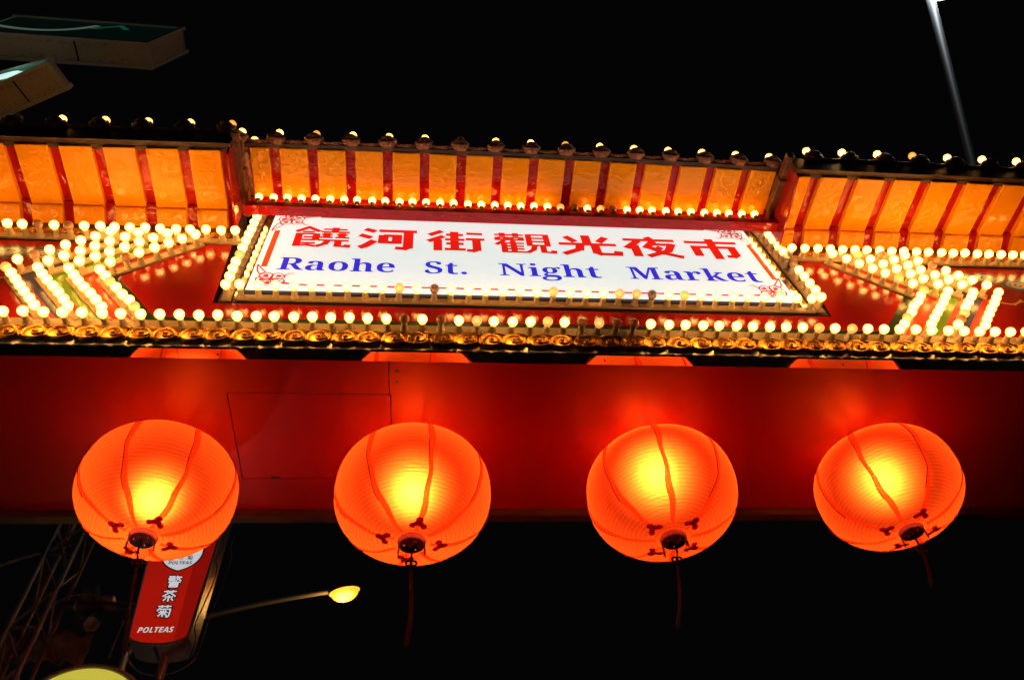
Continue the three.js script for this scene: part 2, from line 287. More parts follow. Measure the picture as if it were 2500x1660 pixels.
  mesh('roof_deck', uvMetres(new THREE.BoxGeometry(x1 - x0, 0.04, 0.75).rotateX(0.4).translate((x0 + x1) / 2, 6.75, 0.18)), M.tile, roof);
}
mesh('ridge_wall', uvMetres(span(-5.3, 5.3, 6.36, 7.0, -1.1, -0.44)), M.darkWood, gate);

// ---------- strips of light bulbs ----------
const R = 0.0305;
const gGlass = new THREE.LatheGeometry([[0.013, -0.034], [0.015, -0.029], [0.022, -0.0215], [0.0285, -0.0105], [R, 0], [0.0288, 0.0105], [0.0225, 0.0205], [0.012, 0.028], [0.0008, R]].map((p) => new THREE.Vector2(...p)), 14);
const gCore = new THREE.SphereGeometry(0.0155, 10, 8);
const gSocket = new THREE.LatheGeometry([[0.026, -0.085], [0.026, -0.078], [0.0195, -0.074], [0.0185, -0.034], [0.0165, -0.030], [0.010, -0.030]].map((p) => new THREE.Vector2(...p)), 14);
const BULB = 0.016;         // candela of the lamp in every third bulb; the glowing glass gives the rest
function bulb(parent, p, axis, state = 'lit', socketMat = M.socket) {
  const g = new THREE.Group(); g.name = 'light_bulb'; g.position.set(...p); g.scale.setScalar(socketMat === M.darkWood ? 0.86 : 0.94); parent.add(g);
  g.quaternion.setFromUnitVectors(V(0, 1, 0), V(...axis).add(V(rr(-0.05, 0.05), rr(-0.05, 0.05), rr(-0.05, 0.05))).normalize());
  mesh('socket', gSocket, socketMat, g);
  mesh('glass_bulb', gGlass, state === 'lit' ? M.bulbGlass : state === 'warm' ? M.warmGlass : M.deadGlass, g);
  if (state !== 'dead') {
    mesh('filament_glow', gCore, state === 'lit' ? M.bulbCore : M.warmCore, g);
    if (state === 'lit' && litCount++ % 3 === 0) { const l = new THREE.PointLight(lin(1, 0.58, 0.2), BULB); l.castShadow = true; l.shadow.radius = 0.9; g.add(l); }
  } else g.userData.label = 'unlit brown glass bulb';
  return g;
}
// a strip from a to b (world points on the mounting surface), n bulbs, pointing along axis
function strip(name, label, group, a, b, n, axis, states = {}, o = {}) {
  const A = V(...a), B = V(...b), t = thing(name, label, 'light strip', a, group), dir = B.clone().sub(A), len = dir.length();
  const ax = V(...axis).normalize(), d = dir.clone().normalize(), up = new THREE.Vector3().crossVectors(ax, d);
  if (!o.bare) {
    const m4 = new THREE.Matrix4().makeBasis(d, up, ax);
    mesh('channel', uvMetres(new RoundedBoxGeometry(len + 0.07, o.width ?? 0.052, 0.016, 1, 0.003).translate(len / 2, 0, 0.009), 3).applyMatrix4(m4), M.cream, t);
  }
  for (let k = 0; k < n; k++) {
    const p = dir.clone().multiplyScalar(n > 1 ? k / (n - 1) : 0).addScaledVector(ax, 0.094).add(V(rr(-0.004, 0.004), rr(-0.004, 0.004), 0));
    bulb(t, p.toArray(), axis, states[k], o.socket);
  }
  return t;
}
const sts = (dead = [], warm = []) => Object.fromEntries([...dead.map((k) => [k, 'dead']), ...warm.map((k) => [k, 'warm'])]);
{
  // along the bottom of the red field
  const x0 = -2.079 - 13 * 0.1012;
  strip('bulb_strip', 'long bulb strip along the base of the gate face, just above the gilt scrolls', undefined, [x0, 5.338, 0.004], [x0 + 66 * 0.1012, 5.338, 0.004], 67, [0, 0, 1], sts([26, 28, 36, 38, 39], [30, 34, 37, 50, 52]), { width: 0.05 });
  // under the side roofs
  strip('bulb_strip', 'level bulb strip under the side eave with two unlit brown bulbs', undefined, [-3.6445, 6.205, 0.004], [-1.838, 6.205, 0.004], 21, [0, 0, 1], sts([7, 9]));
  strip('bulb_strip', 'level bulb strip under the side eave, all bulbs lit', undefined, [1.797, 6.205, 0.004], [3.567, 6.205, 0.004], 21, [0, 0, 1], {});
  // chevrons
  const names = ['bordering the red field', 'second outward from the red field', 'third outward from the red field', 'farthest outward, beside the painted scrolls'];
  for (const s of [-1, 1]) for (let b = 0; b < 4; b++) {
    const xa = s * (2.483 + 0.17 * b), xb = s * (2.068 + 0.17 * b), xc = s * (2.519 + 0.17 * b), xd = s * (2.232 + 0.173 * b);
    const up = s < 0 ? [sts([1]), {}, {}, sts([1])][b] : [sts([], [1]), sts([], [6]), sts([6]), sts([4])][b];
    const dn = s < 0 ? [sts([], [2, 6]), {}, {}, sts([], [0])][b] : [sts([], [0, 5]), {}, sts([5], [4]), {}][b];
    const note = (o) => { const v = Object.values(o); return v.includes('dead') ? ', one bulb out' : v.includes('warm') ? ', one bulb dimmed' : ', all bulbs bright'; };
    strip('chevron_bulb_strip', 'slanted seven-bulb strip above the chevron point, ' + names[b] + note(up), 'mirrored upper chevron strips, ' + names[b], [xa, 5.83, 0.0], [xb, 6.155, 0.0], 7, [0, 0, 1], up);
    strip('chevron_bulb_strip', 'slanted seven-bulb strip below the chevron point, ' + names[b] + note(dn), 'mirrored lower chevron strips, ' + names[b], [xc, 5.752, 0.0], [xd, 5.402, 0.0], 7, [0, 0, 1], dn);
  }
  // row standing on the red ledge under the middle rafters
  strip('ledge_bulb_strip', 'row of upright bulbs standing on the red ledge over the white sign', undefined, [-1.757, 6.525, 0.095], [1.655, 6.525, 0.095], 38, [0, 1, 0.12], sts([23, 26], [22, 25]), { bare: true, socket: M.darkWood });
  // eaves
  const L = {
    centre: thing('eave_bulb_row', 'row of single bulbs behind the tile ends of the middle roof', 'light strip'),
    left: thing('eave_bulb_row', 'row of single bulbs on a side eave, above the bulb strip with two unlit bulbs', 'light strip'),
    right: thing('eave_bulb_row', 'row of single bulbs on a side eave, above the fully lit level strip', 'light strip'),
  };
  for (const [x, y, z, side, k] of bulbSpots) {
    const state = side === 'centre' ? ({ 2: 'warm', 6: 'dead', 9: 'warm' })[k] : side === 'left' ? ({ 0: 'warm', 5: 'dead' })[k] : ({ 3: 'warm' })[k];
    bulb(L[side], [x, y, z], [side === 'left' ? 0.25 : side === 'right' ? -0.45 : 0.05, 1, 0.35], state, M.darkWood);
    if (side !== 'centre' && k % 2 === 1) bulb(L[side], [x + 0.1, y + 0.03, z - 0.19], [0, 1, 0.2], undefined, M.darkWood);
  }
  strip('gable_bulb_strip', 'short row of bulbs beside the ragged tile edge at the end of the middle roof', undefined, [-1.775, 6.66, 0.06], [-1.80, 6.69, 0.42], 5, [0.25, 1, 0.1], {}, { bare: true, socket: M.darkWood });
}

// ---------- glyphs of the signs, as strokes on a 100 x 100 field ----------
const G = {
  rao: [[4, 27, 26, 4, 48, 24], [16, 27, 38, 27], [11, 34, 11, 97], [11, 37, 43, 37], [43, 34, 43, 68], [20, 52, 43, 52], [11, 66, 43, 66], [14, 81, 44, 81], [4, 94, 30, 90, 46, 96], [54, 12, 98, 12], [76, 2, 76, 25], [50, 25, 103, 25], [52, 38, 72, 38], [62, 30, 62, 52], [48, 52, 74, 52], [80, 38, 100, 38], [90, 30, 90, 52], [78, 52, 104, 52], [48, 66, 104, 66], [66, 66, 62, 82, 46, 97], [85, 66, 85, 92, 102, 94, 103, 84]],
  he: [[8, 4, 27, 16], [0, 34, 21, 47], [2, 96, 12, 86, 27, 60], [33, 11, 101, 11], [86, 11, 86, 88, 80, 95, 64, 93], [42, 35, 66, 35, 66, 67, 42, 67, 42, 32]],
  jie: [[26, 2, 3, 24], [29, 28, 1, 55], [18, 44, 18, 99], [33, 20, 64, 20], [48, 4, 48, 46], [31, 44, 66, 44], [33, 64, 64, 64], [48, 50, 48, 92], [30, 91, 67, 91], [70, 12, 99, 12], [68, 40, 102, 40], [87, 40, 87, 90, 80, 96, 69, 94]],
  guan: [[0, 11, 52, 11], [14, 1, 14, 20], [38, 1, 38, 20], [5, 25, 20, 25, 20, 36, 5, 36, 5, 23], [29, 25, 47, 25, 47, 36, 29, 36, 29, 23], [17, 40, 1, 61], [33, 40, 30, 51], [15, 51, 15, 98], [10, 53, 51, 53], [15, 67, 50, 67], [15, 80, 50, 80], [10, 95, 54, 95], [32, 53, 32, 95], [61, 8, 93, 8, 93, 60, 61, 60, 61, 5], [61, 25, 93, 25], [61, 42, 93, 42], [70, 60, 66, 82, 54, 97], [84, 60, 84, 92, 101, 94, 102, 83]],
  guang: [[50, 1, 50, 46], [15, 9, 30, 36], [85, 9, 70, 36], [1, 47, 99, 47], [37, 47, 34, 72, 5, 97], [62, 47, 62, 86, 68, 93, 97, 93, 99, 77]],
  ye: [[48, 0, 54, 13], [1, 16, 99, 16], [29, 20, 1, 60], [18, 42, 18, 99], [58, 21, 37, 58], [53, 37, 90, 37, 78, 68, 36, 97], [47, 54, 68, 80, 101, 98], [58, 50, 68, 61]],
  shi: [[50, 0, 50, 16], [1, 19, 99, 19], [16, 88, 16, 43, 84, 43, 84, 80, 78, 87, 66, 86], [50, 19, 50, 101]],
  jing: [[2, 9, 50, 9], [15, 1, 15, 18], [37, 1, 37, 18], [14, 18, 2, 33], [10, 23, 48, 23, 46, 48, 38, 48], [14, 32, 32, 32, 32, 43, 14, 43, 14, 31], [66, 1, 55, 22], [60, 13, 99, 13], [88, 13, 56, 48], [64, 22, 99, 48], [4, 57, 96, 57], [16, 67, 84, 67], [16, 77, 84, 77], [22, 86, 78, 86, 78, 98, 22, 98, 22, 84]],
  cha: [[4, 13, 96, 13], [31, 2, 31, 25], [69, 2, 69, 25], [50, 22, 3, 57], [50, 22, 97, 57], [20, 60, 80, 60], [50, 45, 50, 99], [33, 70, 14, 92], [67, 70, 86, 92]],
  ju: [[4, 13, 96, 13], [31, 2, 31, 25], [69, 2, 69, 25], [22, 24, 4, 50], [17, 35, 93, 35, 91, 89, 84, 97, 70, 95], [15, 61, 79, 61], [48, 41, 48, 97], [27, 45, 36, 55], [69, 45, 58, 55], [45, 63, 17, 91], [51, 63, 79, 89]],
};
function glyph(c, key, x, y, w, h, lw, cap = 'butt', vertical = 1.55) {
  c.lineCap = cap; c.lineJoin = 'miter'; c.miterLimit = 3;
  for (const s of G[key]) for (let i = 0; i + 3 < s.length; i += 2) {
    const [x0, y0, x1, y1] = [x + s[i] / 100 * w, y + s[i + 1] / 100 * h, x + s[i + 2] / 100 * w, y + s[i + 3] / 100 * h];
    const steep = Math.abs(y1 - y0) / (Math.abs(x1 - x0) + Math.abs(y1 - y0)); c.lineWidth = lw * (1 + (vertical - 1) * steep);
    const ext = i === 0 && i + 5 > s.length ? 0 : c.lineWidth * 0.32, l = Math.hypot(x1 - x0, y1 - y0), ux = (x1 - x0) / l, uy = (y1 - y0) / l;
    c.beginPath(); c.moveTo(x0 - ux * (i ? ext : 0), y0 - uy * (i ? ext : 0)); c.lineTo(x1 + ux * (i + 5 < s.length ? ext : 0), y1 + uy * (i + 5 < s.length ? ext : 0)); c.stroke();
  }
}
// ---------- the white sign ----------
{
  const a = THREE.MathUtils.degToRad(8.2), sign = thing('gate_sign', 'backlit white sign with red Chinese characters and blue English lettering, framed by bulbs', 'sign', [0.0203, 5.611, 0.01]);
  const K = 1.031; sign.scale.setScalar(K); sign.rotation.x = -a;
  const x0 = -1.675, x1 = 1.632, v0 = 0.10, v1 = 1.235, W = 2048, H = Math.round(W * (v1 - v0) / (x1 - x0)), k = W / (x1 - x0);
  const cv = document.createElement('canvas'); cv.width = W; cv.height = H; const c = cv.getContext('2d');
  c.fillStyle = '#f4f8f8'; c.fillRect(0, 0, W, H);
  const X = (x) => (x - x0) * k, Y = (v) => (v1 - v) * k;
  c.strokeStyle = c.fillStyle = '#f01408';
  for (const [key, xa, xb] of [['rao', -1.515, -1.165], ['he', -1.085, -0.715], ['jie', -0.64, -0.268], ['guan', -0.19, 0.188], ['guang', 0.237, 0.638], ['ye', 0.695, 1.065], ['shi', 1.128, 1.508]]) glyph(c, key, X(xa), Y(1.025), (xb - xa) * k, 0.322 * k, ({ rao: 0.027, guan: 0.026, jie: 0.038, he: 0.044 }[key] ?? 0.042) * k, 'butt', ({ rao: 1.75, guan: 1.6 })[key] ?? 1.5);
  c.fillStyle = '#1c30dc'; c.textBaseline = 'alphabetic';
  const word = (s, xa, xb) => { c.save(); c.font = 'bold 100px serif'; const w = c.measureText(s).width, h = 71; c.translate(X(xa), Y(0.372)); c.scale((xb - xa) * k / w, 0.168 * k / h); c.fillText(s, 0, 0); c.restore(); };
  word('Raohe', -1.55, -0.83); word('St.', -0.662, -0.38); word('Night', -0.198, 0.455); word('Market', 0.628, 1.504);
  // border lines and corner flowers
  c.fillStyle = '#c8202c';
  c.fillRect(X(-1.368), Y(1.192), 2.706 * k, 0.016 * k); c.fillRect(X(-1.405), Y(0.190), 2.709 * k, 0.018 * k);
  c.fillStyle = '#e8481c'; c.fillRect(X(-1.640), Y(0.945), 0.036 * k, 0.54 * k); c.fillRect(X(1.573), Y(0.95), 0.036 * k, 0.54 * k);
  for (const [sx, sv] of [[-1, 1], [1, 1], [-1, -1], [1, -1]]) {
    c.save(); c.translate(X(sx < 0 ? -1.555 : 1.515), Y(sv > 0 ? 1.125 : 0.245)); c.scale(sx * k, -sv * k);
    c.strokeStyle = c.fillStyle = '#cc2a2c'; c.lineWidth = 0.009; c.lineCap = 'round';
    for (const ang of [0.2, 1.35, -0.9, 2.5, 3.9]) { // petals
      c.save(); c.rotate(ang); c.beginPath(); c.moveTo(0, 0); c.bezierCurveTo(0.03, 0.05, 0.09, 0.055, 0.085, 0.0); c.bezierCurveTo(0.09, -0.05, 0.03, -0.05, 0, 0); c.stroke();
      c.beginPath(); c.moveTo(0.03, 0); c.lineTo(0.062, 0.02); c.lineTo(0.072, 0); c.lineTo(0.062, -0.02); c.closePath(); c.fill(); c.restore();
    }
    c.beginPath(); c.moveTo(-0.06, 0.055); c.bezierCurveTo(-0.10, 0.07, -0.14, 0.06, -0.20, 0.062); c.bezierCurveTo(-0.14, 0.052, -0.09, 0.04, -0.07, 0.035); c.closePath(); c.fill();
    c.beginPath(); c.moveTo(0.075, -0.06); c.bezierCurveTo(0.095, -0.09, 0.10, -0.13, 0.106, -0.19); c.bezierCurveTo(0.08, -0.14, 0.06, -0.11, 0.045, -0.09); c.closePath(); c.stroke();
    c.beginPath(); c.moveTo(-0.05, -0.03); c.bezierCurveTo(-0.10, -0.05, -0.08, -0.09, -0.12, -0.075); c.stroke();
    c.restore();
  }
  const t = new THREE.CanvasTexture(cv); t.colorSpace = THREE.SRGBColorSpace;
  const fm = std({ map: t, emissiveMap: t, emissive: lin(0.88, 1.0, 0.97), emissiveIntensity: 0.86, roughness: 0.06 });
  const face = new THREE.BoxGeometry(x1 - x0, v1 - v0, 0.004).translate((x0 + x1) / 2, (v0 + v1) / 2, 0.0);
  mesh('lit_sign_face', new THREE.PlaneGeometry(x1 - x0, v1 - v0).translate((x0 + x1) / 2, (v0 + v1) / 2, 0.004), fm, sign);
  mesh('sign_box', span(x0 - 0.03, x1 + 0.03, v0 - 0.03, v1 + 0.02, -0.115, -0.002), M.navy, sign);
  const frame = (n, g, m) => mesh(n, uvMetres(g, 3), m, sign);
  frame('frame_rail', span(-1.80, 1.77, -0.03, v0 - 0.002, -0.016, -0.006), M.dark);
  frame('frame_rail', span(-1.70, 1.66, v1 + 0.002, v1 + 0.03, -0.05, 0.02), M.navy);
  frame('frame_stile', span(-1.80, x0 - 0.002, v0 - 0.002, v1 + 0.02, -0.016, -0.006), M.dark);
  frame('frame_stile', span(x1 + 0.002, 1.77, v0 - 0.002, v1 + 0.02, -0.016, -0.006), M.dark);
  for (const xs of [[-1.72, x0 - 0.004], [x1 + 0.004, 1.682]]) frame('polished_edge', span(xs[0], xs[1], 0.0, v1, -0.006, 0.004), std({ color: lin(0.75, 0.66, 0.5), metalness: 1, roughness: 0.09 }));
  const l = new THREE.RectAreaLight(lin(0.9, 0.97, 1), 0.06, x1 - x0, v1 - v0); l.position.set((x0 + x1) / 2, (v0 + v1) / 2, 0.012); l.rotation.y = Math.PI; sign.add(l);
  // bulb strips round it, in the sign's own leaning plane
  const n = [0, Math.sin(a), Math.cos(a)], at = (x, v) => [0.0203 + x * K, 5.611 + v * K * Math.cos(a), 0.01 - v * K * Math.sin(a)];
  strip('sign_bulb_strip', 'bulb strip along the bottom edge of the white sign', undefined, at(-1.676, 0.0), at(1.655, 0.0), 35, n, sts([11, 24], [9, 18, 22, 23, 26]));
  strip('sign_bulb_strip', 'bulb strip up the side of the white sign where the English line begins', undefined, at(-1.752, 0.0), at(-1.752, 1.145), 13, n, sts([], [4]));
  strip('sign_bulb_strip', 'bulb strip up the side of the white sign where the English line ends', undefined, at(1.722, 0.02), at(1.714, 1.225), 14, n, sts([5]));
}

// ---------- red lanterns ----------
function profile(a, c, t) { const e = 2 / 2.3, s = Math.sin(t), k = Math.cos(t); return [a * Math.pow(Math.max(s, 0), e), c * Math.sign(k) * Math.pow(Math.abs(k), e)]; }
const nCloth = layered(512, [[40, 1], [90, 0.8], [180, 0.5]], 77);
const tCloth = texture(512, (x, y) => 0.55 * nCloth[((y * 5) % 512) * 512 + (x % 512)] + 0.25 * nCloth[y * 512 + x]);
const rings = 46;
const tRings = texture(64, (x, y) => { const f = ((y / 1024 * rings) % 1 + 1) % 1, line = Math.exp(-((Math.min(f, 1 - f) / 0.07) ** 2)); return [1 - 0.3 * line, 1 - 0.45 * line, 1 - 0.5 * line]; }, true, 1024);
const cloth = std({ color: lin(1, 0.095, 0.012), transmission: 1, roughness: 0.9, thickness: 0.05, ior: 1.35, map: tRings, bumpMap: tCloth, bumpScale: 0.012, specularIntensity: 0.2 });
const added_diffuser = std({ color: lin(1, 0.3, 0.08), transmission: 1, roughness: 0.44, thickness: 0, specularIntensity: 0 });  // inner sheet added to spread the lamp glow out to the rim
const bandCloth = std({ color: lin(0.95, 0.34, 0.22), transmission: 0.88, roughness: 0.75, thickness: 0, specularIntensity: 0.2 });
const crimson = std({ color: lin(0.7, 0.08, 0.045), roughness: 0.95, transmission: 0.5, thickness: 0 });
const fringeMat = std({ color: lin(0.20, 0.03, 0.006), roughness: 0.7 });
const tasselMat = std({ color: lin(0.05, 0.014, 0.008), roughness: 0.85, bumpMap: tFine, bumpScale: 0.004 });
const lampGlow = std({ color: lin(1, 1, 1), emissive: lin(1, 0.82, 0.55), emissiveIntensity: 12 });
const blackMat = std({ color: lin(0.02, 0.008, 0.006), roughness: 0.5 });
const threadMat = std({ color: lin(0.12, 0.01, 0.006), roughness: 0.8 });
function lantern(label, pos, s, spin, lampAt, tilt, tassel, power) {
  const L = thing('red_lantern', label, 'lantern', pos, 'red lanterns hung in a row under the gate');
  const a = 0.447 * s, c = 0.338 * s; L.rotation.set(tilt[0], 0, tilt[1]);
  const pts = []; for (let i = 0; i <= 44; i++) { const t = 0.13 + (Math.PI - 0.26) * (1 - i / 44); pts.push(new THREE.Vector2(...profile(a, c, t))); }
  const sg = new THREE.LatheGeometry(pts, 72); const sp = sg.attributes.position;
  for (let i = 0; i < sp.count; i++) { const th = Math.atan2(sp.getZ(i), sp.getX(i)) - spin, k = 1 - 0.008 * Math.pow(Math.abs(Math.cos(th * 4)), 8); sp.setX(i, sp.getX(i) * k); sp.setZ(i, sp.getZ(i) * k); }
  sg.computeVertexNormals();
  mesh('silk_shade', sg, cloth, L);
  mesh('added_diffuser', sg.clone().scale(0.97, 0.97, 0.97), added_diffuser, L);
  // eight overlapped seams with a stitched edge
  for (let k = 0; k < 8; k++) {
    const th = spin + k * Math.PI / 4, w = 0.0165 * s, P = [], I = [], st = []; seed = 300 + k * 17 + (pos[0] * 100 | 0);
    const wob = rr(-0.01, 0.01);
    for (let i = 0; i <= 30; i++) {
      const t = 0.18 + (Math.PI - 0.36) * (i / 30), [r, y] = profile(a + 0.0025, c + 0.0025, t), off = wob * Math.sin(t * 3) + 0.004 * Math.sin(t * 11 + k);
      const ww = w * (0.85 + 0.25 * Math.sin(t * 5 + k)) * Math.min(1, 0.45 + r / a);
      for (const e of [-1, 1]) { const q = th + (off + e * ww) / Math.max(r, 0.06); P.push(Math.cos(q) * r, y, Math.sin(q) * r); }
      if (i % 2 === 0 && i > 3 && i < 24 + (k % 3)) { const q = th + (off + ww * 1.05) / Math.max(r, 0.06) + rr(-0.003, 0.003); st.push([Math.cos(q) * (r + 0.003), y, Math.sin(q) * (r + 0.003)]); }
      if (i < 30) { const b = i * 2; I.push(b, b + 1, b + 2, b + 2, b + 1, b + 3); }
    }
    const g = new THREE.BufferGeometry(); g.setAttribute('position', new THREE.Float32BufferAttribute(P, 3)); g.setIndex(I); g.computeVertexNormals(); g.setAttribute('uv', new THREE.Float32BufferAttribute(new Float32Array(P.length / 3 * 2), 2));
    const m = mesh('seam_band', g, bandCloth, L);
    mesh('stitching', tube(st, 0.0022, 40, 5), threadMat, m);
  }
  // clover appliques near the bottom
  for (let k = 0; k < 4; k++) {
    const th = spin + (k * 2 + 1) * Math.PI / 4, t = Math.PI - 0.30, [r, y] = profile(a + 0.006, c + 0.006, t), lobes = [];
    for (const [u, v, q] of [[0.030, 0, 0.025], [-0.018, 0.036, 0.022], [-0.018, -0.036, 0.022], [0, 0.014, 0.02], [0, -0.014, 0.02]]) lobes.push(new THREE.SphereGeometry(q * s * 0.86, 10, 8).scale(1, 0.28, 1).translate(u * s * 0.86, 0, v * s * 0.86));
    const g = merge(lobes); const m = mesh('clover_ornament', g, crimson, L); m.position.set(Math.cos(th) * r, y, Math.sin(th) * r); m.rotation.set(0, -th, 0); m.rotateZ(0.2);
  }
  // cap below, with three holes, and the collar above
  const yb = -c * 0.965, rc = 0.068 * s, sh = new THREE.Shape().absarc(0, 0, rc, 0, Math.PI * 2);
  for (let k = 0; k < 3; k++) sh.holes.push(new THREE.Path().absarc(Math.cos(k * 2.094 + 0.5 + spin) * rc * 0.62, Math.sin(k * 2.094 + 0.5 + spin) * rc * 0.62, rc * 0.10, 0, Math.PI * 2, true));
  const cap = mesh('cap', new THREE.ExtrudeGeometry(sh, { depth: 0.006, bevelEnabled: false, curveSegments: 24 }).rotateX(Math.PI / 2).translate(0, yb - 0.026 * s, 0), blackMat, L);
  mesh('cap_ring', new THREE.CylinderGeometry(rc * 1.06, rc * 1.02, 0.05 * s, 28, 1, true).translate(0, yb - 0.004, 0), crimson, cap);
  const fr = []; seed = 500; for (let k = 0; k < 46; k++) { const q = k / 46 * Math.PI * 2, l = rr(0.045, 0.085) * s; fr.push(bar([Math.cos(q) * rc * 1.07, yb - 0.02, Math.sin(q) * rc * 1.07], [Math.cos(q) * rc * (1.07 + rr(0, 0.06)), yb - 0.02 - l, Math.sin(q) * rc * (1.07 + rr(0, 0.06))], 0.0016, 4)); }
  mesh('fringe', merge(fr), fringeMat, cap);
  mesh('collar', new THREE.CylinderGeometry(rc, rc * 1.05, 0.04, 24).translate(0, c * 0.975, 0), blackMat, L);
  mesh('hook', merge([bar([0, c * 0.98, 0], [0, 5.167 - pos[1], 0], 0.006), new THREE.CylinderGeometry(0.025, 0.03, 0.012, 16).translate(0, 5.167 - pos[1] - 0.007, 0)]), blackMat, L);
  // tassel
  const tp = [[0, yb - 0.03, 0], ...tassel]; seed = 900;
  const ts = mesh('tassel', tube(tp.slice(0, 3), 0.005, 16, 6), tasselMat, L);
  const kn = V(...tp[2]); mesh('knot', merge([new THREE.TorusGeometry(0.016, 0.006, 6, 14).translate(kn.x + 0.012, kn.y, kn.z), new THREE.TorusGeometry(0.016, 0.006, 6, 14).translate(kn.x - 0.012, kn.y, kn.z), new THREE.SphereGeometry(0.014, 10, 8).translate(kn.x, kn.y - 0.016, kn.z)]), tasselMat, ts);
  const st = []; for (let k = 0; k < 22; k++) { const e = rr(0.4, 1), q = rr(0, 6.28), w = 0.0095 * Math.sqrt(rnd()); st.push(tube(tp.slice(2).map((p, i, l) => { const g = i / (l.length - 1), ww = w * (0.6 + 0.7 * g); return [p[0] + Math.cos(q) * ww, p[1] - (i === l.length - 1 ? -0.05 * e : 0), p[2] + Math.sin(q) * ww]; }), 0.0026, 10, 4)); }
  mesh('strands', merge(st), tasselMat, ts);
  // lamp on the axis
  const [lx, ly, lz] = lampAt;
  const lamp = mesh('lamp_bulb', new THREE.SphereGeometry(0.02, 12, 8).translate(lx, ly, lz), lampGlow, L);
  mesh('lamp_cord', bar([lx, ly + 0.02, lz], [0, c * 0.96, 0], 0.004, 6), blackMat, lamp);
  const pl = new THREE.PointLight(lin(1, 0.86, 0.62), power); pl.position.set(lx, ly, lz); pl.castShadow = true; pl.shadow.radius = 1.2; L.add(pl);
  return L;
}
lantern('red silk lantern before the tapered shop sign, glowing low beside its cap', [-2.097, 4.787, -0.711], 0.945, 0.15, [0.0, -0.07, 0.02], [0, 0], [[0.0, -0.42, 0], [0.015, -0.47, 0.0], [0.05, -0.75, 0.0], [0.09, -1.0, 0.0]], 1.55);
lantern('red silk lantern beside the hatch panel, wrinkled cloth with a white glow at its middle', [-0.698, 4.787, -0.745], 0.995, 0.55, [0.0, 0.01, 0.02], [0, 0], [[0.0, -0.42, 0], [0.0, -0.47, 0.0], [0.005, -0.75, 0.0], [-0.01, -0.97, 0.0]], 1.75);
lantern('smoothly ribbed red lantern glowing yellow high in its middle, hanging straight', [0.757, 4.787, -0.734], 0.985, 0.2, [0.0, 0.12, 0.02], [0, 0], [[0.0, -0.42, 0], [-0.01, -0.47, 0.0], [-0.05, -0.72, 0.0], [-0.10, -0.92, 0.0]], 1.75);
lantern('tilted red lantern at the end of the row with its tassel swinging aside', [2.147, 4.787, -0.684], 0.945, 0.75, [0.0, 0.06, 0.0], [0.03, 0.03], [[0.0, -0.40, 0], [0.005, -0.45, 0.0], [-0.02, -0.57, 0.0], [-0.05, -0.70, 0.0]], 1.4);

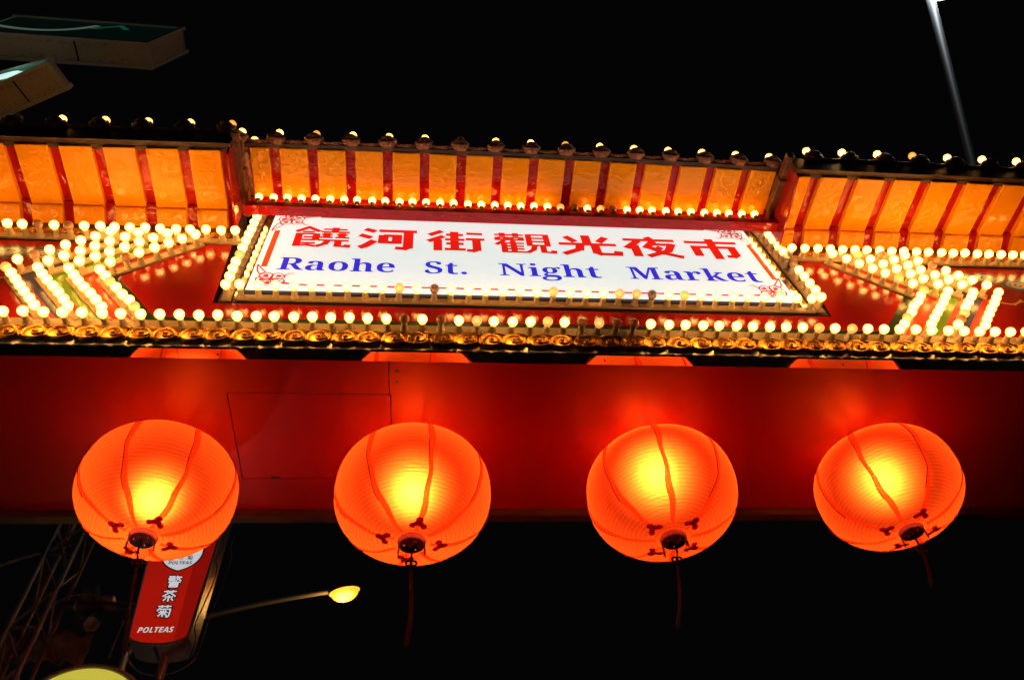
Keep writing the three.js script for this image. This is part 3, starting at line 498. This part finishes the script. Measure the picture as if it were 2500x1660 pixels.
// ---------- tapered shop sign behind the gate ----------
{
  const t = thing('shop_sign', 'tapered red light box with white Chinese characters, rounded foot and wire rim on a pole', 'sign', [-2.63, 0, -3.0]);
  // outline of the face: narrow rounded foot, widening upward
  const half = (y) => 0.212 + (y - 5.30) * 0.048, out = [];
  for (let i = 0; i <= 16; i++) { const q = Math.PI + Math.PI * i / 16; out.push([Math.cos(q) * half(5.32), 5.32 + Math.sin(q) * 0.075]); }
  out.push([half(6.8), 6.8], [-half(6.8), 6.8]);
  const W = 1024, H = 2048, x0 = -0.3, y1 = 6.85, k = W / 0.6, cv = document.createElement('canvas'); cv.width = W; cv.height = H; const c = cv.getContext('2d');
  const X = (x) => (x - x0) * k, Y = (y) => (y1 - y) * k * 0.74; // 1.62 m tall over 2048
  c.fillStyle = '#bb1a0c'; c.fillRect(0, 0, W, H);
  c.fillStyle = '#9c130a'; c.fillRect(X(0.12), 0, X(0.3) - X(0.12), H);
  const kern = (key, x, y, s) => { for (const [col, lw, cap] of [['#0a0505', 0.022, 'round'], ['#eef3fa', 0.0118, 'butt']]) { c.save(); c.strokeStyle = col; c.translate(X(x - s / 2), Y(y + s / 2)); c.scale(1, 0.74); glyph(c, key, 0, 0, s * k, s * k, lw * k, cap, 1.12); c.restore(); } };
  kern('jing', 0.005, 5.80, 0.108); kern('cha', -0.005, 5.665, 0.108); kern('ju', -0.014, 5.527, 0.112);
  const text = (s, x, y, w, h, col, it = -0.22) => { c.save(); c.fillStyle = col; c.font = 'bold 100px sans-serif'; const m = c.measureText(s).width; c.translate(X(x - w / 2), Y(y)); c.transform(1, 0, it, 1, 0, 0); c.scale(w * k / m, h * k * 0.74 / 72); c.fillText(s, 0, 0); c.restore(); };
  text('POLTEAS', -0.038, 5.342, 0.268, 0.046, '#eceef2');
  const shield = (g, col) => { c.fillStyle = col; c.beginPath(); c.moveTo(X(0.005), Y(5.905 - g)); c.quadraticCurveTo(X(0.15 + g), Y(5.95 - g * 0.5), X(0.165 + g), Y(6.07)); c.lineTo(X(0.165 + g), Y(6.22 + g)); c.lineTo(X(-0.155 - g), Y(6.22 + g)); c.lineTo(X(-0.155 - g), Y(6.07)); c.quadraticCurveTo(X(-0.14 - g), Y(5.95 - g * 0.5), X(0.005), Y(5.905 - g)); c.fill(); };
  shield(0.012, '#0c0808'); shield(0, '#e9edf0');
  text('POLTEAS', 0.006, 5.965, 0.19, 0.03, '#141010');
  for (const [key, x] of [['jing', -0.065], ['cha', 0.005], ['ju', 0.075]]) { c.save(); c.strokeStyle = '#141010'; c.translate(X(x - 0.024), Y(6.055)); c.scale(1, 0.74); glyph(c, key, 0, 0, 0.048 * k, 0.048 * k, 0.0042 * k, 'butt', 1.1); c.restore(); }
  const tx = new THREE.CanvasTexture(cv); tx.colorSpace = THREE.SRGBColorSpace;
  const fg = poly(out, -0.004, 0.004), p = fg.attributes.position, uv = fg.attributes.uv;
  for (let i = 0; i < p.count; i++) uv.setXY(i, (p.getX(i) - x0) / 0.6, 1 - (y1 - p.getY(i)) * k * 0.74 / H);
  const face = mesh('lit_sign_face', fg, std({ map: tx, emissiveMap: tx, emissive: lin(1, 1, 1), emissiveIntensity: 0.62, roughness: 0.25 }), t);
  const shell = poly(out.map(([x, y]) => [x * 1.06, y < 5.33 ? y - 0.012 : y + 0.01]), -0.25, -0.006);
  mesh('casing', uvMetres(shell, 1.5), std({ color: lin(0.55, 0.52, 0.48), metalness: 0.5, roughness: 0.25, bumpMap: tWrinkle, bumpScale: 0.003, map: tone([1, 0.98, 0.94], 0.2) }), t);
  const rimPts = out.map(([x, y]) => [x * 1.035, y < 5.33 ? y - 0.006 : y, 0.002]);
  mesh('rim', new THREE.TubeGeometry(new THREE.CatmullRomCurve3(rimPts.map((q) => V(...q)), true, 'catmullrom', 0.1), 90, 0.013, 6, true), M.greySteel, t);
  for (let i = 0; i < 17; i++) { const q = Math.PI + Math.PI * (i + 0.5) / 17; mesh('rim_tab', box(0.016, 0.022, 0.01, Math.cos(q) * half(5.32) * 1.03, 5.312 + Math.sin(q) * 0.083, 0.012), M.greySteel, t); }
  mesh('seam_strip', box(0.02, 0.012, 0.25, -0.01, 5.225, -0.13), M.darkSteel, t);
  mesh('wire_rim', tube([[0.36, 6.42, 0.0], [0.40, 6.42, -0.04], [0.37, 6.2, -0.06], [0.395, 6.06, -0.06], [0.32, 5.5, -0.10], [0.275, 5.2, -0.13], [0.2, 5.13, -0.15], [0.06, 5.08, -0.16], [-0.12, 5.11, -0.15], [-0.215, 5.2, -0.12], [-0.22, 5.3, -0.1]], 0.004, 90, 6), M.greySteel, t);
  mesh('cable', tube([[0.28, 6.3, -0.05], [0.31, 6.15, -0.04], [0.275, 6.05, -0.04], [0.30, 5.95, -0.06], [0.26, 5.6, -0.06], [0.24, 5.42, -0.04], [0.262, 5.3, -0.08], [0.235, 5.18, -0.12]], 0.005, 60, 5), M.dark, t);
  mesh('pole', bar([0.05, 0, -0.125], [0.05, 5.2, -0.125], 0.033, 14), M.greySteel, t);
  const l = new THREE.RectAreaLight(lin(1, 0.25, 0.16), 0.12, 0.42, 1.3); l.position.set(0, 6.05, 0.03); l.rotation.y = Math.PI; t.add(l);
}
// ---------- yellow round sign ----------
{
  const t = thing('round_sign', 'round yellow light box with a grey ribbed rim, only its top showing', 'sign', [-2.885, 0, -2.6]);
  mesh('lit_sign_face', new THREE.CylinderGeometry(0.44, 0.44, 0.012, 64).rotateX(Math.PI / 2).translate(0, 4.385, 0.0), std({ color: lin(0.6, 0.55, 0.05), emissive: lin(0.62, 0.60, 0.07), emissiveIntensity: 0.75, roughness: 0.3 }), t);
  const rim = new THREE.TorusGeometry(0.455, 0.02, 8, 160).translate(0, 4.385, 0.0);
  { const p = rim.attributes.position; for (let i = 0; i < p.count; i++) { const x = p.getX(i), y = p.getY(i) - 4.385, a = Math.atan2(y, x), k = 1 + 0.006 * Math.sin(a * 80); p.setX(i, x * k); p.setY(i, y * k + 4.385); } rim.computeVertexNormals(); }
  mesh('rim', rim, M.greySteel, t);
  mesh('casing', new THREE.CylinderGeometry(0.452, 0.452, 0.2, 64, 1, true).rotateX(Math.PI / 2).translate(0, 4.385, -0.11), M.greySteel, t);
  mesh('back_plate', new THREE.CircleGeometry(0.452, 48).rotateY(Math.PI).translate(0, 4.385, -0.21), M.greySteel, t);
  mesh('pole', bar([0, 0, -0.11], [0, 3.94, -0.11], 0.04, 14), M.greySteel, t);
  const l = new THREE.PointLight(lin(0.8, 0.78, 0.1), 0.05); l.position.set(0, 4.385, 0.08); l.castShadow = true; t.add(l);
}
// ---------- sodium street lamp ----------
{
  const z = -7, K = (x, y) => [x, y, z];
  const t = thing('street_lamp', 'sodium street lamp glowing orange on a long thin curved arm', 'street lamp', [0, 0, 0]);
  mesh('pole', bar([-4.3, 0, z], [-4.3, 7.55, z], 0.09, 14, 0.06), M.greySteel, t);
  mesh('arm', tube([K(-4.3, 7.5), K(-4.1, 7.78), K(-3.5, 8.03), K(-2.7, 8.25), K(-2.0, 8.39), K(-1.86, 8.41)], 0.036, 50, 10), M.greySteel, t);
  const hx = -1.66, hy = 8.40;
  const hood = mesh('lamp_head', new THREE.SphereGeometry(1, 28, 12, 0, Math.PI * 2, 0, Math.PI / 2).scale(0.21, 0.075, 0.12).rotateZ(0.22).translate(hx, hy + 0.0, z), std({ color: lin(0.25, 0.24, 0.22), metalness: 0.4, roughness: 0.5 }), t);
  const lens = mesh('lamp_lens', new THREE.SphereGeometry(1, 28, 12, 0, Math.PI * 2, Math.PI / 2, Math.PI / 2).scale(0.185, 0.13, 0.125).rotateZ(0.22).translate(hx, hy - 0.004, z), std({ color: lin(1, 0.6, 0.2), emissive: lin(1, 0.24, 0.01), emissiveIntensity: 2.2, roughness: 0.4, transmission: 0.45, thickness: 0 }), t);
  mesh('lamp_core', new THREE.SphereGeometry(1, 20, 12).scale(0.12, 0.05, 0.07).rotateZ(0.22).translate(hx, hy - 0.055, z), std({ color: lin(1, 1, 1), emissive: lin(1, 0.42, 0.08), emissiveIntensity: 34 }), lens);
  const l = new THREE.PointLight(lin(1, 0.5, 0.12), 2); l.position.set(hx, hy - 0.28, z); l.castShadow = true; l.shadow.radius = 6; t.add(l);
}
// ---------- white street lamp, its slanting arm made up for a streak of glare ----------
{
  const t = thing('street_lamp', 'tall white street lamp above the side roof, slanting arm added for a streak of glare', 'street lamp');
  const D = (k) => [5.40 + 2.6 * k, 9.6 + 6.45 * k, -1.0];
  const arm = mesh('arm', bar([4.98, 8.56, -1.0], D(1.09), 0.04, 16, 0.085), std({ color: lin(0.6, 0.61, 0.63), roughness: 0.6, metalness: 0.1 }), t);  // added arm, shaped and lit to stand for the streak of lamp glare
  mesh('pole', bar([4.98, 0, -1.0], [4.98, 8.6, -1.0], 0.11, 14, 0.07), M.greySteel, t);
  mesh('lamp_head', new RoundedBoxGeometry(0.9, 0.16, 0.42, 3, 0.06).rotateZ(0.5).translate(8.6, 16.85, -1.0), M.greySteel, t);
  mesh('lamp_lens', new RoundedBoxGeometry(0.7, 0.04, 0.32, 2, 0.018).rotateZ(0.5).translate(8.63, 16.745, -0.99), std({ color: lin(1, 1, 1), emissive: lin(0.85, 0.95, 1), emissiveIntensity: 30 }), t);
  const l = new THREE.PointLight(lin(0.85, 0.94, 1), 10); l.position.set(8.2, 16.75, -0.35); l.castShadow = true; l.shadow.radius = 6; t.add(l);
}
// ---------- dark light boxes high above ----------
{
  const grime = (() => { const cv = document.createElement('canvas'); cv.width = 1024; cv.height = 256; const c = cv.getContext('2d'); c.fillStyle = '#c0aa90'; c.fillRect(0, 0, 1024, 256); seed = 5;
    for (let i = 0; i < 900; i++) { const e = rnd() < 0.5 ? 0 : 256, x = rr(0, 1024), y = Math.abs(e - Math.abs(rr(0, 1) ** 4 * 70)); c.fillStyle = `rgba(${50 + rr(0, 30)},${28 + rr(0, 16)},${14},${rr(0.05, 0.3)})`; c.beginPath(); c.ellipse(x, y, rr(2, 14), rr(2, 7), 0, 0, 7); c.fill(); }
    for (let i = 0; i < 2500; i++) { c.fillStyle = `rgba(${rr(90, 190)},${rr(80, 160)},${rr(70, 140)},0.05)`; c.beginPath(); c.arc(rr(0, 1024), rr(0, 256), rr(2, 14), 0, 7); c.fill(); }
    const t = new THREE.CanvasTexture(cv); t.colorSpace = THREE.SRGBColorSpace; return t; })();
  const panelMat = std({ map: grime, roughness: 0.7 });
  const faceTex = (bg, shapes) => { const cv = document.createElement('canvas'); cv.width = 512; cv.height = 256; const c = cv.getContext('2d'); c.fillStyle = bg; c.fillRect(0, 0, 512, 256); shapes(c); const t = new THREE.CanvasTexture(cv); t.colorSpace = THREE.SRGBColorSpace; return t; };
  const mk = (label, corner, yaw, lean, w, h, d, tex, glow, lightsAt, taper = 0) => {
    const t = thing('light_box', label, 'sign', corner); t.rotation.set(0, yaw, 0);
    const g = new THREE.Group(); // children hang straight on the thing; the lean is in their geometry
    const lg = (geo) => sheared(geo, () => 0) && (() => { const p = geo.attributes.position; for (let i = 0; i < p.count; i++) { p.setY(i, p.getY(i) * (1 - taper * (1 + p.getX(i) / w))); p.setX(i, p.getX(i) + lean * p.getY(i)); } geo.computeVertexNormals(); return geo; })();
    mesh('casing', lg(new THREE.BoxGeometry(w - 0.02, h - 0.02, d - 0.02).translate(-w / 2, h / 2, -d / 2)), std({ map: grime, roughness: 0.75 }), t);
    mesh('lit_sign_face', lg(new THREE.PlaneGeometry(w - 0.03, h - 0.03).translate(-w / 2, h / 2, 0.003)), std({ map: tex, emissiveMap: tex, emissive: lin(1, 1, 1), emissiveIntensity: glow, roughness: 0.2 }), t);
    const f = 0.028, fm = std({ color: lin(0.5, 0.48, 0.44), roughness: 0.5, metalness: 0.3, map: tone([1, 0.97, 0.92], 0.25) });
    for (const zz of [0, -d]) { mesh('frame_rail', lg(box(w, f, f, -w / 2, f / 2 - 0.008, zz)), fm, t); mesh('frame_rail', lg(box(w, f, f, -w / 2, h - f / 2, zz)), fm, t); mesh('frame_stile', lg(box(f, h, f, -f / 2 + 0.006, h / 2, zz)), fm, t); }
    mesh('frame_rail', box(f, f, d, -f / 2 + 0.006, f / 2 - 0.008, -d / 2), fm, t);
    mesh('panel_joint', box(0.012, 0.006, d, -w * 0.42, 0.004, -d / 2), M.dark, t);
    mesh('bracket', merge([bar([-w - 0.9, h * 0.25, -d / 2], [-w, h * 0.25, -d / 2], 0.03), bar([-w - 0.9, h * 0.75, -d / 2], [-w, h * 0.75, -d / 2], 0.03), bar([-w - 0.9, -corner[1], -d / 2], [-w - 0.9, h + 0.3, -d / 2], 0.06, 12)]), M.greySteel, t);
    if (lightsAt) { const l = new THREE.PointLight(lin(0.6, 0.95, 0.85), lightsAt); l.position.set(-w * 0.5, h * 0.4, 0.15); l.castShadow = true; t.add(l); }
    return t;
  };
  const tA = faceTex('#04100c', (c) => { c.strokeStyle = '#5b6a5c'; c.lineWidth = 26; c.beginPath(); c.moveTo(0, 150); c.bezierCurveTo(120, 200, 220, 210, 280, 60); c.stroke(); c.strokeStyle = '#0d5040'; c.lineWidth = 18; c.beginPath(); c.moveTo(280, 110); c.lineTo(340, 40); c.lineTo(380, 90); c.stroke(); c.strokeStyle = '#2a3a30'; c.lineWidth = 10; c.strokeRect(6, 6, 500, 244); });
  const tB = faceTex('#0c4a3c', (c) => { c.fillStyle = '#cfeee8'; c.beginPath(); c.moveTo(0, 30); c.quadraticCurveTo(220, 10, 300, 60); c.lineTo(420, 90); c.quadraticCurveTo(300, 120, 180, 110); c.lineTo(0, 150); c.fill(); c.fillStyle = '#9fc4c0'; c.fillRect(0, 226, 512, 30); });
  mk('large dark light box with a grimy beige underside high over the gate', [-2.90, 8.5, 0.378], 0.02, 0.46, 1.35, 0.42, 0.195, tA, 0.6, 0);
  mk('green light box with a white mark, its brown underside turned askew', [-3.31, 7.6, 0.55], -0.44, 0.3, 0.75, 0.40, 0.2, tB, 0.8, 0.05, 0.86);
}
// ---------- lattice mast, truss and clutter behind the gate ----------
{
  const mast = thing('lattice_mast', 'dark steel lattice mast behind the gate with crossing braces', 'mast', [-3.66, 0, -3.2]);
  const q = 0.115, C = [[-q, q], [q, q], [q, -q], [-q, -q]];
  for (const [x, z] of C) mesh('leg', bar([x - 0.30, 0, z], [x + 0.08, 7.6, z], 0.02, 8), M.greySteel, mast);
  for (let i = 0; i < 16; i++) {
    const y = 2.4 + i * 0.34, sx = (yy) => -0.30 + 0.05 * yy;
    for (let k = 0; k < 4; k++) { const [x0, z0] = C[k], [x1, z1] = C[(k + 1) % 4], f = (i + k) % 2; mesh('brace', bar([(f ? x0 : x1) + sx(y), y, f ? z0 : z1], [(f ? x1 : x0) + sx(y + 0.34), y + 0.34, f ? z1 : z0], 0.009, 6), M.greySteel, mast); }
    if (i % 2) mesh('rung', bar([-q + sx(y), y, q], [q + sx(y), y, q], 0.011, 6), M.greySteel, mast);
  }
  const truss = thing('steel_truss', 'pale galvanised beam with slanting struts behind the gate beam', 'truss', [-3.6, 5.29, -1.47]);
  mesh('chord', uvMetres(box(2.2, 0.062, 0.06, -0.1, 0, 0), 2), std({ color: lin(0.42, 0.41, 0.37), roughness: 0.6, metalness: 0.3, map: tone([1, 1, 0.96], 0.4) }), truss);
  for (const [x0, y0, z0, x1, y1, z1] of [[-0.36, -0.02, 0, -0.85, 0.7, -1.73], [-0.32, 1.4, -1.73, 0.0, 0.80, -1.70], [0.03, 1.4, -1.73, 0.2, 1.02, -1.71], [-0.7, 1.42, -1.73, -0.85, 1.2, -1.73], [-0.7, 0.75, -1.72, 0.0, 1.06, -1.71]]) mesh('strut', bar([x0, y0, z0], [x1, y1, z1], 0.02, 8), M.greySteel, truss);
  mesh('stringer', bar([-0.5, 1.42, -1.73], [0.6, 1.40, -1.73], 0.03, 8), M.greySteel, truss);
  // tarpaulins: crumpled sheets with thickness
  const tarp = (label, p, w, h, s) => {
    const g = new THREE.BoxGeometry(w, h, 0.012, 24, 12, 1), a = g.attributes.position;
    for (let i = 0; i < a.count; i++) { const x = a.getX(i), y = a.getY(i); a.setZ(i, a.getZ(i) + 0.05 * Math.sin(x * 21 + s) * Math.cos(y * 17 + x * 7) + 0.03 * Math.sin(y * 33 + x * 40)); a.setY(i, y + 0.03 * Math.sin(x * 9 + s)); }
    g.computeVertexNormals(); const m = mesh('tarpaulin', uvMetres(g, 2), std({ color: lin(0.22, 0.21, 0.19), roughness: 0.8, map: tone([1, 0.97, 0.92], 0.35) }), null); m.position.set(...p); return tag(m, label, 'tarpaulin');
  };
  tarp('long grey crumpled tarpaulin slung across the lattice mast', [-3.72, 5.50, -3.45], 0.85, 0.26, 1);
  tarp('small grey tarpaulin bundle hanging above the dark pipe', [-3.42, 5.88, -3.42], 0.16, 0.30, 3);
  const pipe = thing('pipe', 'dark horizontal pipe with one white band running to the shop sign', 'pipe', [-3.5, 5.73, -3.2]);
  mesh('pipe_body', bar([0, 0, 0], [0.75, -0.05, 0], 0.034, 14), M.darkSteel, pipe);
  mesh('band', bar([0.085, -0.006, 0], [0.103, -0.007, 0], 0.037, 14), M.cream, pipe);
  mesh('cable', tube([[-0.1, -0.1, 0.05], [0.0, 0.03, 0.05], [0.2, 0.06, 0.05], [0.35, 0.0, 0.05], [0.6, -0.03, 0.05]], 0.005, 40, 5), M.cream, pipe);
  const bx = thing('junction_box', 'small grey junction box mounted on the dark pipe', 'electrical box', [-3.19, 5.77, -3.2]);
  mesh('housing', uvMetres(new RoundedBoxGeometry(0.13, 0.055, 0.08, 2, 0.008), 4), M.greySteel, bx); mesh('clamp', box(0.02, 0.06, 0.06, 0, -0.04, 0), M.darkSteel, bx);
  const fl = thing('floodlight', 'round unlit floodlight hanging under the dark pipe', 'floodlight', [-3.235, 5.55, -3.2]);
  mesh('housing', new THREE.LatheGeometry([[0.001, -0.05], [0.03, -0.05], [0.055, -0.01], [0.06, 0.02], [0.052, 0.022], [0.045, 0.005], [0.001, -0.01]].map((p) => new THREE.Vector2(...p)), 22).rotateX(Math.PI / 2 + 0.4), M.greySteel, fl);
  mesh('yoke', tube([[-0.062, 0, 0], [-0.06, 0.07, 0], [0, 0.11, 0], [0.06, 0.07, 0], [0.062, 0, 0]], 0.006, 24, 6), M.darkSteel, fl);
  const rod = thing('thin_rod', 'thin pale rod slanting beside the shop sign', 'rod', [-2.99, 5.40, -3.15]);
  mesh('shaft', bar([0.008, 0.15, 0], [-0.012, -0.15, 0], 0.006, 8), M.cream, rod); mesh('tip', bar([-0.012, -0.15, 0], [-0.013, -0.17, 0], 0.009, 8), M.cream, rod);
}
// ---------- shop tubes down in the street, below the picture, that light the undersides of the signs ----------
for (const [x, y, z, label] of [[-2.9, 2.6, -3.3, 'white fluorescent shop tube hanging below the tapered shop sign'], [-3.9, 3.6, 1.0, 'white fluorescent shop tube in front of the gate below the dark light boxes']]) {
  const t = thing('fluorescent_lamp', label, 'lamp', [x, y, z]);
  mesh('housing', new RoundedBoxGeometry(1.3, 0.05, 0.12, 2, 0.01), M.cream, t);
  mesh('fluorescent_tube', new THREE.CylinderGeometry(0.016, 0.016, 1.2, 12).rotateZ(Math.PI / 2).translate(0, 0.045, 0), std({ color: lin(1, 1, 1), emissive: lin(1, 0.95, 0.86), emissiveIntensity: 2.5 }), t);
  mesh('post', bar([0.6, -y, 0], [0.6, -0.02, 0], 0.025, 10), M.greySteel, t);
  const l = new THREE.PointLight(lin(1, 0.93, 0.82), z < 0 ? 0.4 : 0.22); l.position.set(0, 0.12, 0); l.castShadow = true; l.shadow.radius = 5; t.add(l);
}
renderer.render(scene, camera);
